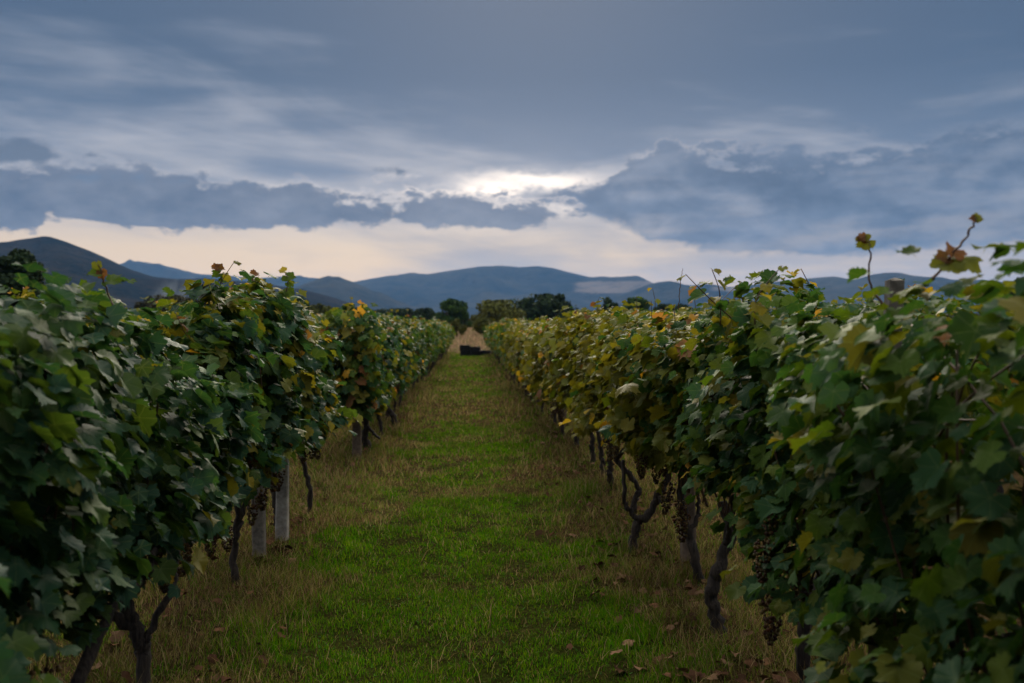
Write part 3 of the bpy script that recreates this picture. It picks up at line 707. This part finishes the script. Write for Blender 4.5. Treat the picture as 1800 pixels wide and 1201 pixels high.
# ------------------------------------------------------------------ vines of the neighbouring rows
NB_FOL, NB_TR = [], []
for k in range(8):
    P, Fm, Sz, C = sample_leaves(0, -.68, .68, 300, None, RNG, .16 + .03*k, 1.2, .31)
    NB_FOL.append(leaf_mesh('foliage', P, Fm, Sz, C, TC, M_FOL)); NB_TR.append(trunk_mesh(random_trunk(RNG, 1), RNG))
def field_vine(x, y, label, group):
    v = thing('grape_vine', label, 'grape vine', (x, y, float(ground_z(x, y))), group)
    link('trunk', random.choice(NB_TR), v).rotation_euler = (0, 0, random.uniform(-.5, .5))
    f = link('foliage', random.choice(NB_FOL), v, kind='stuff')
    f.scale = (random.uniform(.9, 1.1), random.choice((-1, 1)), random.uniform(1.02, 1.18))
for r in range(7):
    X0 = ROW_L - 2.62*(r+1); y = max(9.0 if r == 0 else 0, -X0/.40)
    while y < min(57, -X0/.085):
        field_vine(X0 + random.uniform(-.06, .06), y, 'vine in the next row seen through the gap in the left row' if r == 0 else 'vine in the blurred field of rows beyond the left row',
                   'vines of the next row on the left' if r == 0 else 'vines of the far left rows'); y += random.uniform(1.2, 1.4)
y = 3.0
while y < 40:
    field_vine(ROW_R + 2.62, y, 'vine in the next row hidden behind the right row', 'vines of the next row on the right'); y += random.uniform(1.2, 1.4)

# ------------------------------------------------------------------ posts
def post(x, y, h, w, mat, label, name, lean=(0, 0), taper=.9, cat='post'):
    r = RNG; n = 9; z = np.linspace(-.15, h, n); parts = []
    ring = np.array([[-1,-.8], [-.8,-1], [.8,-1], [1,-.8], [1,.8], [.8,1], [-.8,1], [-1,.8]])*w/2
    V = np.array([[*(ring[j]*(1-(1-taper)*max(k, 0)/h)*(1 + r.normal(0, .02)) + np.array(lean)*k), k] for k in z for j in range(8)])
    V[-8:, 2] += r.normal(0, .006, 8)
    i = np.arange(n-1)[:, None]*8; j = np.arange(8)[None]; j2 = (j+1) % 8
    q = np.stack([i+j, i+j2, i+8+j2, i+8+j], -1).reshape(-1, 4)
    c = (n-1)*8; V = np.vstack([V, V[-8:].mean(0) + [0, 0, .008]]); k = np.arange(8)
    cap = np.stack([c+k, c+(k+1) % 8, np.full(8, len(V)-1)], -1)
    m = mesh(name, V, [q, cap], mat, True)
    try: m.set_sharp_from_angle(angle=.6)
    except Exception: pass
    thing(name, label, cat, (x, y, float(ground_z(x, y))), 'trellis posts', m)
post(-1.34, 7.17, 1.55, .085, M_CONC, 'pale bare concrete post at the end of the left foreground vines', 'trellis_post', (.01, 0))
post(-1.385, 6.6, 1.5, .080, M_CONC2, 'greyer concrete post half hidden by hanging grapes in the left row', 'trellis_post', (-.005, 0))
post(-1.305, 11.6, 1.5, .10, M_WOOD, 'brown wooden post starting the left row beyond the gap', 'trellis_post', (.01, 0))
post(1.39, 6.25, 1.45, .09, M_WOOD, 'short brown post among the trunks of the right row', 'trellis_post', (-.02, 0))
post(1.54, 16.2, 1.45, .085, M_WOOD, 'thin brown post by a thin patch of the right row', 'trellis_post')
post(1.28, 3.1, 1.655, .052, M_CONC2, 'mottled grey post poking above the near right vines', 'trellis_post', (.04, 0))

# ------------------------------------------------------------------ crates at the end of the lane
m, t, p = material('black_plastic'); M_CRATE = m
n = noise(t, objco(t), 9, 4)
t.links.new(mixc(t, n, (.004,.004,.005), (.010,.010,.013)), p.inputs['Base Color']); p.inputs['Roughness'].default_value = .5
def crate_mesh():
    L, Wd, H, tk = .56, .38, .30, .014; parts = [box(-L/2, L/2, -Wd/2, Wd/2, 0, .016)]
    for sx in (-1, 1):
        for sy in (-1, 1):
            cx, cy = sx*(L/2-.02), sy*(Wd/2-.02); parts.append(box(cx-.022, cx+.022, cy-.022, cy+.022, .016, H))
    for z0, z1 in ((.02,.075), (.086,.141), (.152,.207), (.232,.298)):
        for sy in (-1, 1):
            cy = sy*(Wd/2-.012); parts.append(box(-L/2+.043, L/2-.043, cy-tk/2, cy+tk/2, z0, z1))
        for sx in (-1, 1):
            cx = sx*(L/2-.012); parts.append(box(cx-tk/2, cx+tk/2, -Wd/2+.043, Wd/2-.043, z0, z1))
    parts.append(box(-L/2+.03, L/2-.03, -Wd/2+.03, Wd/2-.03, .02, H-.05))     # what fills it
    V, f = merge(parts); return mesh('harvest_crate', V, f, M_CRATE, False)
CR = crate_mesh(); zc = float(ground_z(0, 54.9))
for x, y, z, rz, lab in ((-.22, 54.8, 0, .05, 'lower black crate of the tall left stack on the lane'), (-.24, 54.82, .305, -.08, 'topmost black crate of the tall left stack on the lane'),
                         (.33, 54.7, 0, .2, 'black crate on the ground next to the tall left stack'), (.28, 54.75, .305, .35, 'black crate resting on the middle of the pile'),
                         (.92, 55.0, 0, -.3, 'rightmost black crate of the pile on the lane'), (.62, 55.5, 0, .1, 'rear black crate half hidden behind the pile')):
    o = thing('harvest_crate', lab, 'crate', (x, y, zc+z), 'black crates at the end of the lane', CR)
    o.rotation_euler = (0, 0, rz)
    if 'middle' in lab: o.scale = (1, 1, .72)

# ------------------------------------------------------------------ far trees
def crown_material(name, a, b):
    m, t, p = material(name)
    c = mixc(t, S(t, attr(t, 'tone', 'Fac')), a, b); t.links.new(c, p.inputs['Base Color'])
    p.inputs['Roughness'].default_value = .8; p.inputs['Specular IOR Level'].default_value = .2; return m
M_TREE = {'dark': crown_material('dark_crown', (.012,.028,.011), (.042,.076,.024)), 'green': crown_material('green_crown', (.022,.056,.011), (.062,.125,.022)),
          'olive': crown_material('olive_crown', (.055,.070,.010), (.15,.155,.022)), 'brown': crown_material('brown_crown', (.028,.032,.013), (.085,.075,.026))}
def tree(px, top, w, d, kind, label, group='trees behind the vineyard', poplar=False):
    c = at(px, 575, d); gz = float(ground_z(c.x, c.y)); h = EYE + (575-top+4)/F*d - gz; rw = w*1.42/2/F*d
    root = thing('tree', label, 'tree', (c.x, c.y, gz), group)
    r = RNG; V, f = merge([tube(gnarl((0,0,-.2), (r.normal(0,.1), r.normal(0,.1), h*.6), 7, .05*h/5, r), np.linspace(.045, .012, 7)*h, 7, .08, r)] +
                          [tube(gnarl((0,0,h*.25), (rw*.6*math.cos(a), rw*.6*math.sin(a), h*.7), 5, .06, r), np.linspace(.018, .005, 5)*h, 5, .05, r) for a in r.uniform(0, 6.3, 5)])
    link('trunk', mesh('trunk', V, f, M_BARK), root)
    nl = 30; lob = []
    for k in range(nl):
        a = r.uniform(0, 6.3); u = r.random(); zz = h*(.10 + .80*u); env = math.sin(math.pi*min(.97, (.22 + .70*u)))**.6
        q = rw*env*r.uniform(.2, .82); lob.append((q*math.cos(a), q*math.sin(a), zz, rw*env*r.uniform(.20, .46)))
    lob.append((0, 0, h*.86, min(rw*.42, h*.14)))
    N = 6000 if d > 80 else 15000; pk = r.integers(0, len(lob), N); L = np.array(lob)[pk]
    dv = r.normal(size=(N, 3)); dv /= np.linalg.norm(dv, axis=1)[:, None]
    pos = L[:, :3] + dv*(L[:, 3]*r.random(N)**.28)[:, None]*np.array([1, 1, .85 if not poplar else 1.5]); pos[:, 2] = np.clip(pos[:, 2], .15, h)
    s = r.uniform(.6, 1.4, N)*((.050 if d > 80 else .032)*h**.5*math.sqrt(max(rw, .6)))
    fr = frames(dv + r.normal(0, .6, (N, 3)), r.normal(size=(N, 3)))
    tmpl = np.array([[-.5,-.6,0], [.5,-.5,.12], [.62,.4,-.1], [0,.9,.1], [-.6,.35,.08]])
    VV = (np.einsum('nij,vj->nvi', fr, tmpl)*s[:, None, None] + pos[:, None]).reshape(-1, 3); b = np.arange(N)[:, None]*5
    ff = np.vstack([b+np.array([[0,1,2]]), b+np.array([[0,2,3]]), b+np.array([[0,3,4]])])
    tone = np.clip(np.repeat(r.random(N)*.6 + .4*r.random(len(lob))[pk], 5), 0, 1)
    link('crown', mesh('crown', VV, ff, M_TREE[kind], False, attrs={'tone': tone}), root, kind='stuff')
for a in ((38,452,100,62,'dark','dark ragged tree behind the leftmost vines'), (-30,470,90,70,'dark','dark tree cut by the left picture edge'),
          (264,526,16,150,'brown','slim dull tree left of the brownish clump',), (246,538,22,150,'brown','low bush at the foot of the slim dull tree'),
          (306,525,62,125,'brown','brownish round tree beneath the smoke'), (366,503,50,112,'brown','taller brownish tree behind the left foreground vine'),
          (338,528,40,118,'brown','small brownish tree between the two larger ones'),
          (522,526,50,140,'green','green tree right of the left foreground shoots'), (562,537,44,150,'olive','yellowish tree in the hedge left of the lane'),
          (602,546,64,150,'dark','low dark hedge tree left of the lane'), (655,549,50,190,'dark','faint low tree behind the start of the left row'), (695,547,64,190,'dark','wide low dark tree left of the round trees'),
          (742,544,38,185,'dark','small dark round tree left of the round green tree'), (770,552,24,185,'dark','lowest dark tree touching the round green tree'),
          (796,529,54,150,'green','round green tree at the left of the lane end'), (866,532,88,140,'olive','yellow green rounded tree at the right of the lane end'),
          (836,556,26,160,'olive','small olive bush between the two round trees'), (803,563,24,92,'olive','low olive bush at the left end of the tan field'), (852,562,34,96,'olive','low olive bush at the right end of the tan field'),
          (916,543,44,165,'dark','small dark tree beside the largest dark tree'), (957,521,98,160,'dark','largest dark tree right of the lane'), (1004,543,34,170,'dark','dark bush on the right of the largest dark tree'),
          (1034,548,40,175,'dark','low dark tree between largest dark tree and pointed trees'),
          (1068,525,36,170,'dark','pointed dark tree behind the orange tipped vines'), (1116,525,46,165,'green','double pointed green tree behind the right row'),
          (1165,536,34,170,'dark','round dark tree left of the bare thin shoot'), (1196,537,34,172,'dark','round dark tree behind the bare thin shoot'),
          (1276,531,40,160,'dark','dark tree left of the curled brown leaf'), (1322,534,44,165,'dark','dark tree behind the curled brown leaf'),
          (1420,548,60,150,'dark','dark tree hidden behind the right row crest'), (1545,545,80,110,'dark','dark tree seen through the dip in the right row'), (1800,497,60,62,'dark','dark tree at the right picture edge')):
    tree(*a, poplar=('slim' in a[5]))

# a belt of far scrub that reads as one mass
def scrub():
    r = RNG; N = 42000; px = r.uniform(150, 1800, N); d = r.uniform(195, 235, N); P = np.array([at(a, 575, b) for a, b in zip(px, d)])
    gz = ground_z(P[:, 0], P[:, 1]); tp = 1.2 + 3.4*vnoise(px/46, d/24, 1, 4, 51)**1.6*1.3
    P[:, 2] = gz + tp*r.random(N)**.8
    s = r.uniform(.18, .5, N); fr = frames(r.normal(size=(N, 3)), r.normal(size=(N, 3)))
    tmpl = np.array([[-.5,-.6,0], [.5,-.5,.12], [.62,.4,-.1], [0,.9,.1], [-.6,.35,.08]])
    VV = (np.einsum('nij,vj->nvi', fr, tmpl)*s[:, None, None] + P[:, None]).reshape(-1, 3); b = np.arange(N)[:, None]*5
    ff = np.vstack([b+np.array([[0,1,2]]), b+np.array([[0,2,3]]), b+np.array([[0,3,4]])])
    tone = np.clip(vnoise(px/30, d/20, 1, 3, 52) + r.normal(0, .15, N), 0, 1)
    link('scrub_belt', mesh('scrub_belt', VV, ff, M_TREE['brown'], False, attrs={'tone': np.repeat(tone, 5)}), kind='stuff', label='low dark belt of scrub along the foot of the hills', category='scrub')
scrub()
# smoke rising in front of the left hill
def smoke():
    V = I2V.copy(); c = at(312, 520, 1000); V = V*np.array([34, 20, 24]) + np.array([V[:, 2]*10, V[:, 2]*0, V[:, 2]*0]).T
    m = bpy.data.materials.new('wood_smoke'); m.use_nodes = True; t = m.node_tree; t.nodes.clear()
    tc = t.nodes.new('ShaderNodeTexCoord').outputs['Object']; sp = t.nodes.new('ShaderNodeSeparateXYZ'); t.links.new(tc, sp.inputs[0])
    x, y, z = (S(t, sp.outputs[i]) for i in range(3)); xs = (x - z*.42)/30.0; r2 = xs*xs + (y/18.0)*(y/18.0) + (z/22.0)*(z/22.0)
    fall = (r2*(-1.0) + 1.0).op('MAXIMUM', 0.0)
    n = noise(t, comb(t, (x - z*.6)*.05, y*.05, z*.028), 1, 3, .6, .8).sm(.38, .70)
    pv = t.nodes.new('ShaderNodeVolumePrincipled'); pv.inputs['Color'].default_value = (.75,.86,1.0,1)
    t.links.new((fall*n*.022).k, pv.inputs['Density'])
    oo = t.nodes.new('ShaderNodeOutputMaterial'); t.links.new(pv.outputs[0], oo.inputs['Volume'])
    o = link('smoke', mesh('smoke', V, I2F, m, True), None, c, kind='stuff', label='thin blue smoke drifting before the left hill', category='smoke')
smoke()

# ------------------------------------------------------------------ grass
m, t, p = material('grass_blades'); M_GRASS = m
c = attr(t, 'col'); t.links.new(c, p.inputs['Base Color']); p.inputs['Roughness'].default_value = .9; p.inputs['Specular IOR Level'].default_value = 0
tr = t.nodes.new('ShaderNodeBsdfTranslucent'); mx = t.nodes.new('ShaderNodeMixShader'); mx.inputs[0].default_value = .3
t.links.new(scalec(t, c, 1.4), tr.inputs['Color']); t.links.new(p.outputs[0], mx.inputs[1]); t.links.new(tr.outputs[0], mx.inputs[2])
t.links.new(mx.outputs[0], t.nodes['Material Output'].inputs['Surface'])
def blades(x, y, hgt, wid, bend, col, name, label):
    N = len(x); r = RNG; z = ground_z(x, y) - .005
    a = r.uniform(0, 2*math.pi, N); la = r.uniform(0, 2*math.pi, N)
    wx, wy = np.cos(a)*wid, np.sin(a)*wid; lx, ly = np.cos(la)*bend*hgt, np.sin(la)*bend*hgt
    zt = hgt*np.sqrt(np.clip(1-np.clip(bend, 0, .98)**2, .03, 1))
    V = np.empty((N, 5, 3)); V[:, 0] = np.stack([x-wx, y-wy, z], -1); V[:, 1] = np.stack([x+wx, y+wy, z], -1)
    V[:, 2] = np.stack([x-wx*.8+lx*.32, y-wy*.8+ly*.32, z+zt*.62], -1); V[:, 3] = np.stack([x+wx*.8+lx*.32, y+wy*.8+ly*.32, z+zt*.62], -1)
    V[:, 4] = np.stack([x+lx, y+ly, z+zt], -1)
    b = (np.arange(N)*5)[:, None]; f = np.vstack([b+np.array([[0,1,3]]), b+np.array([[0,3,2]]), b+np.array([[2,3,4]])])
    link(name, mesh(name, V.reshape(-1, 3), f, M_GRASS, True, cols=np.repeat(col, 5, 0)), kind='stuff', label=label, category='grass')
G_LUSH = np.array([[.052,.168,.002], [.078,.200,.003], [.140,.220,.005], [.040,.130,.003]])
G_DRY = np.array([[.22,.155,.058], [.13,.080,.036], [.31,.235,.11], [.080,.050,.028], [.16,.165,.028]])
def scatter(x0, x1, y0, y1, dens, hmul, wid):
    N = int((x1-x0)*(y1-y0)*dens); x = RNG.uniform(x0, x1, N); y = RNG.uniform(y0, y1, N)
    g = green_field(x, y); clump = vnoise(x, y, 5.5, 2, 31)
    keep = RNG.random(N) < .20 + .95*sstep(clump, .22, .66)*(.5 + .5*g); x, y, g, clump = x[keep], y[keep], g[keep], clump[keep]; N = len(x)
    green = RNG.random(N) < .28 + .60*sstep(g, .18, .90)
    rowd = np.minimum(np.abs(x-ROW_L), np.abs(x-ROW_R)); tall = 1 - sstep(rowd, .25, .75)
    col = np.where(green[:, None], G_LUSH[RNG.integers(0, 4, N)], G_DRY[RNG.integers(0, 5, N)])*RNG.uniform(.7, 1.3, (N, 1))
    tuft = sstep(vnoise(x, y, 1.8, 2, 33), .52, .75)
    shade = .72 + .6*vnoise(x, y, 2.6, 3, 71); col = col*shade[:, None]
    h = hmul*np.where(green, RNG.uniform(.012, .036, N), RNG.uniform(.014, .055, N))*(1 + 1.3*tall*tuft + .7*tall)*(.75+.6*clump)
    return x, y, h, np.full(N, wid)*RNG.uniform(.7, 1.3, N), np.where(green, RNG.uniform(.2, .8, N), RNG.uniform(.35, .97, N)), col
parts = [scatter(-2.5, 2.4, 3.9, 6.5, 14000, 1.0, .0014), scatter(-2.9, 2.4, 6.5, 10, 7500, 1.1, .0019), scatter(-3.6, 2.4, 10, 16, 2800, 1.3, .0032),
         scatter(-4.5, 2.2, 16, 28, 850, 1.6, .006), scatter(-4.5, 2.2, 28, 60, 230, 2.0, .012)]
blades(*[np.concatenate(q) for q in zip(*parts)], 'grass', 'short green and straw grass carpeting the lane')
# broad little weed leaves flat in the sward
N = 9000; x = RNG.uniform(-1.5, 1.4, N); y = 3.9 + 9*RNG.random(N)**1.4; kp = RNG.random(N) < .25 + .75*sstep(vnoise(x, y, 1.9, 2, 61), .45, .65); x, y = x[kp], y[kp]; N = len(x)
blades(x, y, RNG.uniform(.016, .034, N), RNG.uniform(.003, .0065, N), RNG.uniform(.75, .96, N), np.array([[.06,.16,.03], [.085,.20,.05], [.05,.12,.02], [.12,.19,.05]])[RNG.integers(0, 4, N)]*RNG.uniform(.7, 1.2, (N, 1)), 'clover', 'tiny broad weed leaves dotting the near grass')
# long straw stalks lying in the sward and tufts at the row feet
N = 11000; side = RNG.random(N) < .72
x = np.where(side, np.where(RNG.random(N) < .5, ROW_L + .12, ROW_R - .12) + RNG.normal(0, .30, N), RNG.uniform(-1.3, 1.2, N)); y = 3.9 + 22*RNG.random(N)**1.7
kp = RNG.random(N) < .15 + .85*sstep(vnoise(x, y, 1.7, 2, 91), .45, .65); x, y, side = x[kp], y[kp], side[kp]; N = len(x)
col = G_DRY[RNG.integers(0, 3, N)]*RNG.uniform(.8, 1.35, (N, 1))
blades(x, y, RNG.uniform(.07, .21, N)*np.where(side, 1.15, .8), np.where(y > 9, .0026, .0014), RNG.uniform(.3, .985, N), col, 'dry_grass', 'long straw stalks along the feet of the vine rows')
# dry tall grass beyond the lane
N = 26000; x = RNG.uniform(-14, 14, N); y = RNG.uniform(60, 125, N)
col = np.array([[.30,.20,.12], [.22,.15,.09], [.35,.25,.15], [.16,.16,.06]])[RNG.integers(0, 4, N)]*RNG.uniform(.65, 1.25, (N, 1))
blades(x, y, RNG.uniform(.10, .38, N), np.full(N, .03), RNG.uniform(.2, .7, N), col, 'dry_meadow', 'pale brown dry meadow beyond the crates')
# fallen leaves
N = 1000; s = RNG.random(N) < .99
x = np.where(s, np.where(RNG.random(N) < .35, ROW_L + .05, ROW_R - .08) + RNG.normal(0, .24, N), RNG.uniform(-1.3, 1.2, N)); y = 3.9 + 20*RNG.random(N)**1.5
P = np.stack([x, y, ground_z(x, y) + RNG.uniform(.012, .05, N)], -1)
col = np.array([[.15,.078,.042], [.10,.052,.03], [.20,.12,.07], [.08,.045,.026]])[RNG.integers(0, 4, N)]*RNG.uniform(.7, 1.3, (N, 1))
nr = RNG.normal(0, .45, (N, 3)); nr[:, 2] = 1
link('fallen_leaves', leaf_mesh('fallen_leaves', P, frames(nr, RNG.normal(size=(N, 3))), RNG.uniform(.018, .045, N), col, TC, M_DEAD), kind='stuff', label='curled brown fallen vine leaves under the rows', category='leaves')
print('objects', len(bpy.data.objects), 'tris', sum(len(o.data.polygons) for o in bpy.data.objects if o.type == 'MESH'), 'unique', sum(len(m.polygons) for m in bpy.data.meshes))
